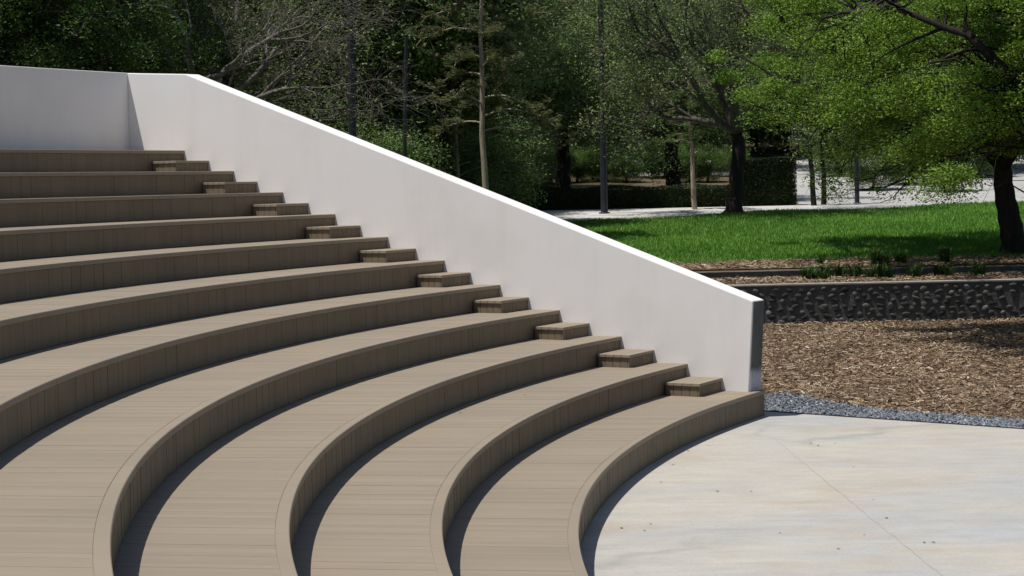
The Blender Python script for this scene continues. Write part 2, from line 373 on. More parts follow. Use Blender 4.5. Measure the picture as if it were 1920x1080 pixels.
# cobble retaining wall
T0, T1 = -2.0, 24.0
cw = empty('cobble_wall', (*P2(S_WALL, 11), 0))
tag(cw, 'low dark cobble retaining wall between the mulch and the lawn', 'retaining wall')
ROTW = math.atan2(G2[1], G2[0])
def in_wall(name, x0, x1, y0, y1, z0, z1, mat, parent, bev=0.0):      # local x along the wall, y into the bank
    me = py_mesh(name, *box_vf(x0, x1, y0, y1, z0, z1))
    if bev: bevel(me, bev)
    return obj(name, me, mat, parent, (0, 0, 0), ROTW)
in_wall('mortar_face', T0 - 11, T1 - 11, 0.0, 0.38, -0.15, 0.955, M['mortar'], cw)
for k in range(12):
    a = T0 - 11 + k * (T1 - T0) / 12
    in_wall('coping', a + .004, a + (T1 - T0) / 12 - .004, -0.03, 0.42, 0.955, 1.0 + random.uniform(-.006, .008), M['coping'], cw, 0.012)
def pebble(seed):
    bm = bmesh.new(); bmesh.ops.create_icosphere(bm, subdivisions=2, radius=1)
    rr = random.Random(seed)
    ax = [Vector((rr.uniform(-1, 1), rr.uniform(-1, 1), rr.uniform(-1, 1))).normalized() for _ in range(4)]
    for vv in bm.verts:
        d = vv.co.normalized(); k = 1.0
        for a in ax: k -= 0.16 * max(0, d.dot(a)) ** 2
        vv.co = d * k
    me = bpy.data.meshes.new('stone'); bm.to_mesh(me); bm.free()
    me.polygons.foreach_set('use_smooth', np.ones(len(me.polygons), bool)); return me
pebs = [pebble(k) for k in range(5)]
for p_ in pebs: p_.materials.append(M['cobble'])
cnt = 0
zrow = 0.05; row = 0
while zrow < 0.93:
    x = -6.2 + random.uniform(0, .15)
    while x < 4.9:
        wd = random.uniform(0.13, 0.27); hh = random.uniform(0.09, 0.15)
        x += wd * 0.62
        if cnt < 298 and random.random() < 0.94:
            o = obj('stone', pebs[cnt % 5], None, cw)
            lx, lz = x, min(max(zrow + random.uniform(-.035, .035), 0.04), 0.90)
            o.location = (math.cos(ROTW) * lx - math.sin(ROTW) * -0.01, math.sin(ROTW) * lx + math.cos(ROTW) * -0.01, lz)
            o.rotation_euler = (random.uniform(-.2, .2), random.uniform(-.5, .5), ROTW + random.uniform(-.2, .2))
            o.scale = (wd / 2, random.uniform(.018, .034), hh / 2); cnt += 1
        x += wd * 0.55 + random.uniform(0.02, 0.09)
    zrow += 0.132; row += 1
# lower second wall
lw = empty('kerb_wall', (*P2(S_LOW, 11), 0.98)); tag(lw, 'very low stone kerb wall at the foot of the lawn', 'kerb wall')
in_wall('kerb_face', T0 - 11, T1 - 11, 0.0, 0.22, -0.1, 0.20, M['mortar'], lw)
for k in range(12):
    a = T0 - 11 + k * (T1 - T0) / 12
    in_wall('coping', a + .004, a + (T1 - T0) / 12 - .004, -0.015, 0.26, 0.20, 0.232 + random.uniform(-.015, .015), M['kerb_cap'], lw, 0.012)

# terrace soil + chips, lawn, path, plaza
sheet('mulch_terrace', [(s, list(np.linspace(-2, 26, 15))) for s in (S_WALL + 0.3, 55, S_LOW)], M['soil'], 0.0)
sheet('mulch_border', [(s, list(np.linspace(-2, 26, 15))) for s in (S_LOW + 0.2, 58, 60.6)], M['soil'], 0.0)
N = 20000
s_ = np.where(rng.random(N) < .5, rng.uniform(S_WALL + .4, S_LOW, N), rng.uniform(S_LOW + .25, 60.4, N)); t_ = rng.uniform(2, 20, N)
xy = CXY + F2 * s_[:, None] + G2 * t_[:, None]; z = np.array([zt(a, b) for a, b in zip(s_, t_)]) + rng.uniform(0, .06, N)
tag(obj('border_chip_mulch', chips('border_chip_mulch', np.column_stack([xy, z]), M['chip'], .08, .28), M['chip']), 'reddish wood chip mulch on the terrace above the cobble wall', 'mulch', kind='stuff')

def lawn_back(t): return 75.5 + 5.0 * min(1, max(0, (t - 2) / 8.0)) + (0.6 * math.sin(t * .8))
def lawn_front(t): return 60.0 + 0.35 * math.sin(t * .9) + .2 * math.sin(t * 2.1)
tl = list(np.linspace(-14, 40, 55))
v = []; K = 14
for i in range(K + 1):
    for t in tl:
        a, b = lawn_front(t), lawn_back(t) + 3.0 * min(1, max(0, (t - 11) / 9)); s = a + (b - a) * i / K; x, y = P2(s, t); v.append((x, y, zt(s, t) + 0.012))
n_ = len(tl)
tag(obj('lawn', quads_mesh('lawn', v, [(i * n_ + j, i * n_ + j + 1, (i + 1) * n_ + j + 1, (i + 1) * n_ + j) for i in range(K) for j in range(n_ - 1)]), M['lawn']), kind='structure')
sheet('path', [(s, list(np.linspace(-30, 13.0, 44))) for s in (74.5, 76, 78, 80, 82, 84, 86, 87.3)], M['path'], 0.0)
sheet('plaza', [(s, list(np.linspace(12.2 if s < 116 else 6.5, 48, 30))) for s in (81, 84, 87, 90, 95, 100, 108, 115.9, 116.1, 125, 136)], M['plaza'], 0.006)
# grass
N = 54000
t_ = rng.uniform(0.0, 24, N); fr = rng.random(N) ** 1.0
a_ = np.array([lawn_front(t) for t in t_]) - .25 * rng.random(N); b_ = np.array([lawn_back(t) + 3.0 * min(1, max(0, (t - 11) / 9)) for t in t_]); s_ = a_ + (b_ - a_) * fr
keep = (t_ > 0.015 * s_) & (t_ < .275 * s_)
s_, t_ = s_[keep], t_[keep]; N = len(s_)
xy = CXY + F2 * s_[:, None] + G2 * t_[:, None]; z = np.array([zt(a, b) for a, b in zip(s_, t_)])
B = 4
base = np.repeat(np.column_stack([xy, z]), B, 0) + np.column_stack([rng.normal(0, .06, (N * B, 2)), np.zeros(N * B)])
hgt = rng.uniform(.05, .13, N * B) * np.repeat(rng.uniform(.7, 1.25, N), B); an = rng.uniform(0, 6.28, N * B); wd = rng.uniform(.010, .021, N * B)
dx = np.column_stack([np.cos(an), np.sin(an), np.zeros(N * B)]); ln = np.column_stack([np.cos(an + 1.57), np.sin(an + 1.57), np.zeros(N * B)]) * (hgt * rng.uniform(.1, .8, N * B))[:, None]
top = base + ln + np.column_stack([np.zeros((N * B, 2)), hgt])
V = np.stack([base - dx * wd[:, None], base + dx * wd[:, None], top], 1).reshape(-1, 3)
tag(obj('grass', quads_mesh('grass', V, np.arange(len(V)).reshape(-1, 3)), M['grass']), 'bright green mown grass covering the lawn', 'grass', kind='stuff')

# ------------------------------------------------------------------ amphitheatre
H = 0.40; YW = -4.7472; TH_END = math.radians(232)
RAD = [31.1177 + k * 1.16747 + d for k, d in enumerate((-.0415, .0027, .0297, .0242, .0208, -.0185, .0029, -.0113, -.001, -.0175, .0103))] + [44.2]
def th_wall(R, y): return math.pi + math.asin(-y / R)
def arc(R, a, b, n): return [(R * math.cos(a + (b - a) * k / n), R * math.sin(a + (b - a) * k / n)) for k in range(n + 1)]
def ring(name, r0, r1, a0, a1, z0, z1, n):
    return prism(name, arc(r0, a0, a1, n) + arc(r1, a1, a0, n), z0, z1)
def clip_half(poly, ny):            # keep y <= ny
    out = []
    for i in range(len(poly)):
        p, q_ = poly[i], poly[(i + 1) % len(poly)]
        if p[1] <= ny: out.append(p)
        if (p[1] <= ny) != (q_[1] <= ny):
            k = (ny - p[1]) / (q_[1] - p[1]); out.append((p[0] + (q_[0] - p[0]) * k, ny))
    return out
DA = np.array([0.915, 0.40]); DA /= np.linalg.norm(DA); DB = np.array([-DA[1], DA[0]])
BW = 0.145; GAP = 0.0012; NOSE = 0.105
ORD = ['lowest tan curved seating tier, meeting the concrete stage floor', 'second lowest curved tan seating tier, one above the stage tier', 'third curved tan seating tier counted up from the stage',
       'fourth curved tan seating tier counted up from the stage', 'fifth curved tan seating tier counted up from the stage', 'sixth curved tan seating tier, halfway up the bank of seats',
       'fifth curved tan seating tier counted down from the top', 'fourth curved tan seating tier counted down from the top', 'third curved tan seating tier counted down from the top',
       'second highest curved tan seating tier, one below the white back wall tier', 'highest tan seating tier, at the foot of the curved white back wall']
for k in range(11):
    R, R2 = RAD[k], RAD[k + 1]; z0, z1 = k * H, (k + 1) * H
    yend = -4.375 if k == 0 else YW + 0.06
    a0 = th_wall(R, yend); mid = (a0 + TH_END) / 2
    L = Vector((R * math.cos(math.radians(200)), R * math.sin(math.radians(200)), z0))
    e = empty('seating_tier', L); tag(e, ORD[k], 'seating tier', 'curved seating tiers of the amphitheatre')
    loc = tuple(-L)
    obj('core', ring('core', R + .05, R2 + .25, a0 + .0005, TH_END, -0.25, z1 - .032, 90), M['core'], e, loc)
    # riser boards
    bw = 0.14; da = bw / R; nb = int((TH_END - a0) / da)
    zb0, zb1 = z0 + (0.004 if k else 0.002), z1 - 0.066
    hw = bw / 2 - 0.0009
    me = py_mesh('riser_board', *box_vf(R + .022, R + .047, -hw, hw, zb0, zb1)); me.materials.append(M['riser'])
    for j in range(nb):
        th = a0 + da * (j + .5)
        o = bpy.data.objects.new('riser_board', me); COL.objects.link(o); o.parent = e
        dr = random.uniform(-.0025, .0025)
        o.location = (loc[0] + dr * math.cos(th), loc[1] + dr * math.sin(th), loc[2]); o.rotation_euler = (0, 0, th)
    # nosing boards (curved lengths butted end to end)
    seg = 2.44 / R; j = 0; a = a0 - random.uniform(0, .5) * seg
    while a < TH_END:
        s0, s1 = max(a, a0), min(a + seg, TH_END)
        if s1 - s0 > .004:
            mn = ring('nosing_board', R, R + NOSE, s0 + .00006, s1 - .00006, z1 - .062, z1 + random.uniform(0, .0015), 12)
            obj('nosing_board', bevel(mn, 0.006, 1), M['nosing'], e, loc)
        a += seg
    # deck boards laid parallel across the tread, clipped to it
    V = []; Lp = []; St = []
    ra, rb = R + NOSE + .0008, R2 + (.03 if k < 10 else .0)
    bs = np.array([np.dot(DB, (r_ * math.cos(t_2), r_ * math.sin(t_2))) for r_ in (ra, rb) for t_2 in (a0, mid, TH_END)])
    b = math.floor(min(bs.min(), -rb) / BW) * BW
    while b < bs.max() + 1:
        b0, b1 = b + GAP / 2, b + BW - GAP / 2
        if max(abs(b0), abs(b1)) < ra:
            f = lambda r_, bb: -math.sqrt(r_ * r_ - bb * bb)
            poly = [tuple(DA * f(rb, b0) + DB * b0), tuple(DA * f(ra, b0) + DB * b0), tuple(DA * f(ra, b1) + DB * b1), tuple(DA * f(rb, b1) + DB * b1)]
            cx = (poly[1][0] + poly[2][0]) / 2; cy = (poly[1][1] + poly[2][1]) / 2
            th = math.atan2(cy, cx) % (2 * math.pi)
            if th < TH_END:
                poly = clip_half(poly, yend)
                if len(poly) >= 3:
                    n0 = len(V); m_ = len(poly); zz = z1 + random.uniform(-.0025, -.0005)
                    V += [(x - L.x, y - L.y, zz - .03 - L.z) for x, y in poly] + [(x - L.x, y - L.y, zz - L.z) for x, y in poly]
                    fs = [tuple(range(m_ - 1, -1, -1)), tuple(range(m_, 2 * m_))] + [(i, (i + 1) % m_, m_ + (i + 1) % m_, m_ + i) for i in range(m_)]
                    for f_ in fs: St.append(len(Lp)); Lp += [n0 + i for i in f_]
        b += BW
    tag(obj('deck_boards', np_mesh('deck_boards', V, Lp, St), M['deck'], e), kind='stuff')

STEP_L = ['lowest small step box, on the bottom tier by the end of the white wall', 'second step box up the stair beside the white wall', 'third step box up the stair beside the white wall',
          'fourth step box up the stair beside the white wall', 'fifth step box up the stair beside the white wall', 'fifth step box down from the top of the stair beside the white wall',
          'fourth step box down from the top of the stair', 'third step box down from the top of the stair', 'second step box down from the top of the stair', 'topmost small step box, just below the highest tier']
for k in range(10):
    R, R2 = RAD[k], RAD[k + 1]; z0 = (k + 1) * H; z1 = z0 + H / 2
    ys = YW - 0.98; rf = R + 0.62
    fx = lambda y, r_: -math.sqrt(r_ * r_ - y * y)
    L = Vector((fx(YW - .5, rf + .25), YW - .5, z0)); e = empty('step_box', L)
    tag(e, STEP_L[k], 'step', 'step boxes of the stair beside the white wall')
    lp = lambda poly: [(x - L.x, y - L.y) for x, y in poly]
    ov = 0.022
    top = [(fx(YW, rf - ov) , YW - .001), (fx(ys - ov, rf - ov), ys - ov), (fx(ys - ov, R2) + .018, ys - ov), (fx(YW, R2) + .018, YW - .001)]
    # three top boards
    nb = 4
    for j in range(nb):
        u0, u1 = j / nb + .004, (j + 1) / nb - .004
        if j == 0: u0 = 0
        if j == nb - 1: u1 = 1
        lerp = lambda p, q_, u: (p[0] + (q_[0] - p[0]) * u, p[1] + (q_[1] - p[1]) * u)
        poly = [lerp(top[0], top[3], u0), lerp(top[1], top[2], u0), lerp(top[1], top[2], u1), lerp(top[0], top[3], u1)]
        obj('tread_board', bevel(prism('tread_board', lp(poly), z1 - .045 - L.z, z1 - L.z + random.uniform(-.001, .001)), .004, 1), M['deck'], e)
    corep = [(fx(YW, rf + .025), YW - .002), (fx(ys + .025, rf + .025), ys + .025), (fx(ys + .025, R2) + .015, ys + .025), (fx(YW, R2) + .015, YW - .002)]
    obj('core', prism('core', lp(corep), .002, z1 - .047 - L.z), M['core'], e)
    nf = 7
    for j in range(nf):
        ya, yb = ys + .0 + (YW - .002 - ys) * j / nf + .003, ys + (YW - .002 - ys) * (j + 1) / nf - .003
        poly = [(fx(ya, rf), ya), (fx(yb, rf), yb), (fx(yb, rf + .024), yb), (fx(ya, rf + .024), ya)]
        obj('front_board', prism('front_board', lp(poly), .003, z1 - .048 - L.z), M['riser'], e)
    ns = 4; xa, xb = fx(ys, R2) + .012, fx(ys, rf + .026)
    for j in range(ns):
        p0, p1 = xa + (xb - xa) * j / ns + .004, xa + (xb - xa) * (j + 1) / ns - .003
        poly = [(p0, ys + .001), (p1, ys + .001), (p1, ys + .024), (p0, ys + .024)]
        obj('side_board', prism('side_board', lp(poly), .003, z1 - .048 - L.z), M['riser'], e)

# sloped white wall
prof = [(-44.35, -0.3), (-30.905, -0.3), (-30.86, 0.40), (-30.765, 1.80), (-42.47, 5.80), (-43.95, 5.885), (-44.35, 5.885)]
v = [(x, YW, z) for x, z in prof] + [(x, YW + 0.37, z) for x, z in prof]; n_ = len(prof)
L = Vector((-37, YW + .25, -0.3))
me = py_mesh('white_wall', [(a - L.x, b - L.y, c - L.z) for a, b, c in v], [tuple(range(n_)), tuple(range(2 * n_ - 1, n_ - 1, -1))] + [(i, n_ + i, n_ + (i + 1) % n_, (i + 1) % n_) for i in range(n_)])
o = obj('white_wall', bevel(me, 0.02, 3), M['wall'], None, L)
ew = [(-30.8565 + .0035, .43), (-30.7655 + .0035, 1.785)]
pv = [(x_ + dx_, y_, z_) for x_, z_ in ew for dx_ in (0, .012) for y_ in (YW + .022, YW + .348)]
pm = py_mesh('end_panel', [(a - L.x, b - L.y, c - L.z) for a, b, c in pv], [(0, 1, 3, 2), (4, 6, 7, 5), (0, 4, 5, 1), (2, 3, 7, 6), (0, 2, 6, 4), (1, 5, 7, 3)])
n = NM('dark_grey_end'); zc = n.n('ShaderNodeSeparateXYZ'); n.l(n.world(), zc.inputs[0])  # dark grey end face, blending unevenly to a paler bluish tone towards the bottom
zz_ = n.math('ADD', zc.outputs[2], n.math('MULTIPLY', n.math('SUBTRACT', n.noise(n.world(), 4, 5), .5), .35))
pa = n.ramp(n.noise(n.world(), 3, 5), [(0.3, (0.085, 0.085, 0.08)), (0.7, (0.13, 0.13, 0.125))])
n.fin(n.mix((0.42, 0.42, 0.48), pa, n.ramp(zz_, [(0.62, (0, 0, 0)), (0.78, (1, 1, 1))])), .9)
tag(obj('end_panel', pm, n.mat, o), 'dark grey end face of the white wall')
tag(o, 'smooth white rendered wall sloping down beside the stair to the stage', 'wall')
a0 = th_wall(44.2, YW + 0.01)
me = ring('curved_back_wall', 44.2, 44.62, a0, TH_END, -0.3, 5.889, 110)
L = Vector((44.4 * math.cos(math.radians(200)), 44.4 * math.sin(math.radians(200)), -0.3)); me.transform(Matrix.Translation(-L))
tag(obj('curved_back_wall', bevel(me, .015, 2), M['wall'], None, L), 'shaded white curved wall behind the highest seating tier', 'wall')

# specks of dry leaf on the treads and the stage
P = []
for px, py in ((1290, 846), (1262, 872), (1240, 905), (1500, 870), (1600, 876), (1637, 938), (1345, 922), (1408, 922), (1300, 986), (1343, 988), (1220, 983), (1462, 1000), (1160, 890), (1520, 832), (1566, 832), (1534, 836), (1750, 1018), (1662, 972), (1733, 1018), (1620, 1004), (1208, 996), (1165, 991), (1572, 1030)):
    P.append((*to_z0(px, py), 0.008))
for k, px, py in ((2, 863, 775), (2, 984, 741), (3, 520, 655), (3, 604, 660), (4, 1002, 548), (4, 1022, 578), (5, 942, 551)):
    zz = (k + .0) * H; d = FW + RT * ((px - 960) / 4000) + UP * ((540 - py) / 4000); kk = (zz - CAM.z) / d.z
    P.append((CAM.x + d.x * kk, min(CAM.y + d.y * kk, YW - .03), zz + .01))
P = np.array(P); N = len(P)
tag(obj('fallen_leaves', scatter_solid('fallen_leaves', [(-1, 0, 0), (0, -.5, .12), (1, 0, .05), (0, .5, .15), (0, 0, -.04)], [(0, 1, 4), (1, 2, 4), (2, 3, 4), (3, 0, 4), (0, 3, 2, 1)], P, np.column_stack([rng.uniform(.014, .034, N)] * 3), rng.uniform(0, 6.28, N), None), M['speck']),
    'scattered dry brown leaf specks on the stage and treads', 'leaves', kind='stuff')
# ------------------------------------------------------------------ trees and shrubs
def tubes(polys, name):
    """polys: list of (pts (n,3), radii (n,), sides) -> one tube mesh"""
    V = []; Q = []; base = 0
    for pts, rad, ns in polys:
        pts = np.asarray(pts, float); n = len(pts)
        d = np.gradient(pts, axis=0); d /= np.linalg.norm(d, axis=1)[:, None] + 1e-9
        ref = np.where(np.abs(d[:, 2:3]) > .9, np.array([[1., 0, 0]]), np.array([[0, 0, 1.]]))
        a = np.cross(d, ref); a /= np.linalg.norm(a, axis=1)[:, None] + 1e-9; b = np.cross(d, a)
        an = np.arange(ns) / ns * 2 * np.pi
        ringv = pts[:, None, :] + (a[:, None, :] * np.cos(an)[None, :, None] + b[:, None, :] * np.sin(an)[None, :, None]) * np.asarray(rad)[:, None, None]
        V.append(ringv.reshape(-1, 3))
        i = np.arange(n - 1)[:, None] * ns; j = np.arange(ns)[None]; j2 = (j + 1) % ns
        Q.append((np.stack([i + j, i + j2, i + ns + j2, i + ns + j], -1) + base).reshape(-1, 4)); base += n * ns
    return quads_mesh(name, np.concatenate(V), np.concatenate(Q), True)

def curve(rg, p0, p1, n, bow=0.12, sag=0.0, jit=0.03):
    p0, p1 = np.asarray(p0, float), np.asarray(p1, float); L = np.linalg.norm(p1 - p0); u = np.linspace(0, 1, n)[:, None]
    off = rg.normal(0, 1, 3) * bow * L; off[2] += sag * L
    pts = p0 + (p1 - p0) * u + off * (4 * u * (1 - u))
    j = rg.normal(0, jit * L, (n, 3)) ; j[0] = 0; j[-1] = 0
    return pts + j

def leaves_mesh(name, P, size, rg, nrm_up=0.6, aspect=0.5, dirs=None):
    """one folded rhombic leaf at each point"""
    N = len(P)
    d = rg.normal(0, 1, (N, 3)) if dirs is None else dirs + rg.normal(0, .35, (N, 3))
    d[:, 2] *= 0.6; d /= np.linalg.norm(d, axis=1)[:, None]
    up = rg.normal(0, 1, (N, 3)) + np.array([0, 0, nrm_up * 3]); sd = np.cross(d, up); sd /= np.linalg.norm(sd, axis=1)[:, None]
    nn = np.cross(sd, d); L = size * rg.uniform(.6, 1.35, N)[:, None]; W = L * aspect * .5
    V = np.stack([P - d * L * .5, P + sd * W - nn * W * .35, P + d * L * .5, P - sd * W - nn * W * .35], 1).reshape(-1, 3)
    return quads_mesh(name, V, np.arange(4 * N).reshape(-1, 4))

def clump_tree(seed, trunk, tr, limbs, center, radii, n_clump, clump_r, per, leaf, mats, flat=.55, hollow=.35, zcut=-.75, names=('trunk', 'branches', 'crown'), aspect=.5, extra=(), boughs=None, nup=.6):
    """trunk: list of points; limbs: end points; clumps fill an ellipsoid crown. returns meshes (local coords)"""
    rg = np.random.default_rng(seed); trunk = np.asarray(trunk, float)
    n = 14; u = np.linspace(0, len(trunk) - 1, n); tp = np.stack([np.interp(u, range(len(trunk)), trunk[:, k]) for k in range(3)], -1)
    tp[1:] += rg.normal(0, tr * .05, (n - 1, 3)) * [1, 1, .3]
    rad = np.linspace(tr, tr * .62, n); rad[0] *= 1.45; rad[1] *= 1.12
    tm = tubes([(tp, rad, 10)], names[0])
    polys = []; nodes = []
    for e in limbs:
        pts = curve(rg, tp[-1 - rg.integers(0, 3)], e, 10, .10, .10, .02); polys.append((pts, np.linspace(tr * .5, tr * .10, 10), 6)); nodes.append(pts[2:])
    nodes = np.concatenate(nodes); c = np.asarray(center, float); rr = np.asarray(radii, float)
    C = []; Bo = []; tries = 0
    if boughs:                      # leaf clumps gathered into separate flattened boughs with gaps between
        nbo, gap, sub, spr = boughs
        while len(Bo) < nbo and tries < 6000:
            tries += 1; q_ = rg.normal(0, 1, 3); q_ /= np.linalg.norm(q_); q_ *= (hollow + (1 - hollow) * rg.random() ** .6); p = c + q_ * rr * rg.uniform(.86, 1.10)
            if q_[2] > zcut and all(np.linalg.norm((p - b_) * [1, 1, 1.7]) > gap for b_ in Bo): Bo.append(p)
        for b_ in Bo:
            out = (b_ - c) * [1, 1, 0]; out /= np.linalg.norm(out) + 1e-6
            for _ in range(sub):
                o_ = rg.normal(0, 1, 3) * [spr, spr, spr * .3]; o_[2] -= .28 * max(0, o_ @ out); C.append(b_ + o_)
        n_clump = len(C)
    while len(C) < n_clump:
        q_ = rg.normal(0, 1, 3); q_ /= np.linalg.norm(q_); q_ *= (hollow + (1 - hollow) * rg.random() ** .6)
        if q_[2] > zcut: C.append(c + q_ * rr * rg.uniform(.86, 1.10))
    C = np.concatenate([np.array(C)] + ([np.asarray(extra, float)] if len(extra) else []))
    LP = []
    for ci, p in enumerate(C):
        thin = ci >= n_clump
        dist = np.linalg.norm(nodes - p, axis=1) + 1.2 * np.maximum(0, nodes[:, 2] - p[2])
        st = nodes[np.argmin(dist)]
        pts = curve(rg, st, p, 6, .10, .06, .03); polys.append((pts, np.linspace(tr * .12, tr * .02, 6), 4))
        cr = clump_r * rg.uniform(.6, 1.3) * (.9 if thin else 1)
        for _ in range(4):
            e = p + rg.normal(0, 1, 3) * cr * [1, 1, flat]; k = rg.integers(2, 6); polys.append((curve(rg, pts[k], e, 4, .08, 0, .03), np.linspace(tr * .03, tr * .009, 4), 3))
        m_ = int(per * rg.uniform(.5, 1.4) * (.22 if thin else 1)); q_ = rg.normal(0, 1, (m_, 3)); q_ *= (rg.random(m_) ** .45 / np.linalg.norm(q_, axis=1))[:, None]
        LP.append(p + q_ * cr * 1.25 * [1, 1, flat] + np.array([0, 0, -.18 * cr]) * (q_[:, :1] ** 2 + q_[:, 1:2] ** 2))
    return tm, tubes(polys, names[1]), leaves_mesh(names[2], np.concatenate(LP), leaf, rg, nup, aspect=aspect), mats

def grow(rg, p, d, L, r, lev, maxlev, polys, tips, spread=.75, up=.12, kids=(4, 6), ratio=.62, wig=.16):
    n = max(4, int(9 - lev * 1.3)); pts = [np.asarray(p, float)]; d = np.asarray(d, float) / np.linalg.norm(d); st = L / (n - 1)
    for _ in range(n - 1):
        d = d + rg.normal(0, wig, 3) + np.array([0, 0, up * (.6 if lev < 2 else .25)]); d /= np.linalg.norm(d); pts.append(pts[-1] + d * st)
    pts = np.array(pts); r1 = r * (.55 if lev < maxlev else .4)
    polys.append((pts, np.linspace(r, r1, n), 8 if lev == 0 else 6 if lev == 1 else 4 if lev == 2 else 3))
    if lev >= maxlev: tips.append(pts); return
    for _ in range(rg.integers(kids[0], kids[1] + 1)):
        k = rg.integers(max(1, n // 3), n); ax = rg.normal(0, 1, 3); ax -= ax @ d * d; ax /= np.linalg.norm(ax)
        a = spread * rg.uniform(.55, 1.25); dd = (pts[k] - pts[k - 1]); dd /= np.linalg.norm(dd); nd = dd * math.cos(a) + ax * math.sin(a)
        f = k / (n - 1); grow(rg, pts[k], nd, L * ratio * rg.uniform(.7, 1.2), max(.006, r * (1 - .45 * f) * .55), lev + 1, maxlev, polys, tips, spread, up, kids, ratio, wig)

def grown_tree(seed, trunk, tr, limb_dirs, limb_len, maxlev, mats, n_leaf=0, leaf=.1, kids=(4, 6), spread=.75, up=.1, wig=.16, leaf_sig=.12, ratio=.62):
    rg = np.random.default_rng(seed); trunk = np.asarray(trunk, float); n = 12; u = np.linspace(0, len(trunk) - 1, n)
    tp = np.stack([np.interp(u, range(len(trunk)), trunk[:, k]) for k in range(3)], -1); tp[1:] += rg.normal(0, tr * .15, (n - 1, 3)) * [1, 1, .3]
    rad = np.linspace(tr, tr * .7, n); rad[0] *= 1.4
    tm = tubes([(tp, rad, 10)], 'trunk'); polys = []; tips = []
    for d, f in limb_dirs:
        grow(rg, tp[int(f * (n - 1))], d, limb_len * rg.uniform(.8, 1.15), tr * .44, 0, maxlev, polys, tips, spread, up, kids, ratio, wig)
    bm_ = tubes(polys, 'branches'); lm = None
    if n_leaf:
        T = np.concatenate(tips); P = T[rg.integers(0, len(T), n_leaf)] + rg.normal(0, leaf_sig, (n_leaf, 3)); lm = leaves_mesh('crown', P, leaf, rg)
    return tm, bm_, lm, mats

def plant_tree(name, proto, s, t, label, group=None, cat='tree', rotz=0.0, sc=1.0, dz=0.0):
    tm, bm_, lm, mats = proto; x, y = P2(s, t)
    e = empty(name, (x, y, zt(min(s, 240), t) + dz - .05)); e.rotation_euler = (0, 0, rotz); e.scale = (sc, sc, sc)
    tag(e, label, cat, group)
    obj('trunk', tm, mats[0], e)
    obj('branches', bm_, mats[1], e)
    if lm: obj('crown', lm, mats[2], e)
    return e

# local axes of a tree placed with rotz=RZ: x across the park (t), y up the park (s)
RZ = math.atan2(G2[1], G2[0])

# the big spring-green tree on the right
rg0 = np.random.default_rng(77)
limbs = [(-2, -8, 6.0), (2, -7.5, 6.2), (-5, -6.5, 6.0), (-6.2, -.5, 6.2), (-5.5, 2.5, 7.2), (-4.5, -3.6, 5.6), (-3.0, .5, 9.0), (-1.0, -4.8, 5.6), (.5, 3.8, 8.0), (2.5, -2.5, 6.8), (5.0, 1.0, 6.8), (3.6, -4.2, 5.2), (0.2, -.5, 9.4), (-6.0, 1.0, 4.4)]
low = [(rg0.uniform(-1.6, 1.8), rg0.uniform(-5.0, -2.5), rg0.uniform(3.4, 5)) for _ in range(6)] + [(rg0.uniform(-5.2, -.3), rg0.uniform(.5, 5.5), rg0.uniform(1.6, 3.7)) for _ in range(60)]
g = clump_tree(21, [(0, 0, 0), (-.10, 0, .9), (-.28, .1, 2.0), (-.36, .1, 3.0)], .37, limbs, (-.7, -.8, 6.3), (6.7, 7.0, 3.9), 300, .62, 540, .086,
               (M['bark_dark'], M['bark_dark'], M['leaf_bright']), flat=.5, hollow=.30, zcut=-.74, extra=low, boughs=(72, 1.95, 8, .78), nup=.7)
plant_tree('spreading_tree', g, 60.8, 14.35, 'large spreading tree with bright spring green leaves and a dark leaning trunk', rotz=RZ)

plant_tree('spreading_tree', g, 45.8, 12.5, 'spring green tree crown reaching in over the mulch from a trunk out of frame', rotz=RZ + 2.6, sc=.95, dz=.9)

# prototypes of dense dark trees
ev = []
for k, sd in enumerate((31, 32, 33)):
    rg = np.random.default_rng(sd)
    lim = [(rg.uniform(-3, 3), rg.uniform(-3, 3), rg.uniform(6, 12)) for _ in range(9)]
    mt = (M['bark_dark'], M['bark_dark'], (M['leaf_dark'], M['leaf_olive'], M['leaf_left'])[k])
    ev.append(clump_tree(sd, [(0, 0, 0), (.15, .1, 2.0), (-.1, .1, 4.2)], .42, lim, (0, 0, 9.0), (4.6, 4.6, 6.2), 210, .95, 190, .20, mt, flat=.7, hollow=.35, zcut=-.85))
# low bushy form, leaves to the ground
rg = np.random.default_rng(41)
bush = clump_tree(41, [(0, 0, 0), (0, .1, .8)], .16, [(rg.uniform(-1.6, 1.6), rg.uniform(-1.6, 1.6), rg.uniform(1.2, 3.6)) for _ in range(8)], (0, 0, 2.1), (2.3, 2.3, 2.1), 90, .6, 330, .10,
                  (M['bark_dark'], M['bark_dark'], M['leaf_shrub']), flat=.8, hollow=.3, zcut=-.95)
bush_d = (bush[0].copy(), bush[1].copy(), bush[2].copy(), (M['bark_dark'], M['bark_dark'], M['leaf_dark']))
for me_ in bush_d[:3]: me_.materials.clear()

# left: dark green trees standing behind the curved back wall
rg = np.random.default_rng(35)
dg = clump_tree(35, [(0, 0, 0), (.1, .1, 1.5), (0, .1, 3)], .34, [(rg.uniform(-3, 3), rg.uniform(-3, 3), rg.uniform(4, 11)) for _ in range(10)], (0, 0, 7.5), (4.4, 4.4, 6.0), 240, .85, 310, .115, (M['bark_dark'], M['bark_dark'], M['leaf_left']), flat=.75, hollow=.4, zcut=-.9)
for k, (px, s, sc, rz) in enumerate(((-60, 58, .9, .4), (95, 57, .85, 2.1), (215, 63, .9, 4.0), (20, 68, 1.0, 1.0), (150, 72, 1.05, 5.1))):
    plant_tree('evergreen_tree', dg, s, tpx(px, s), 'dense deep green tree behind the curved white back wall', 'deep green trees behind the back wall', rotz=rz, sc=sc)

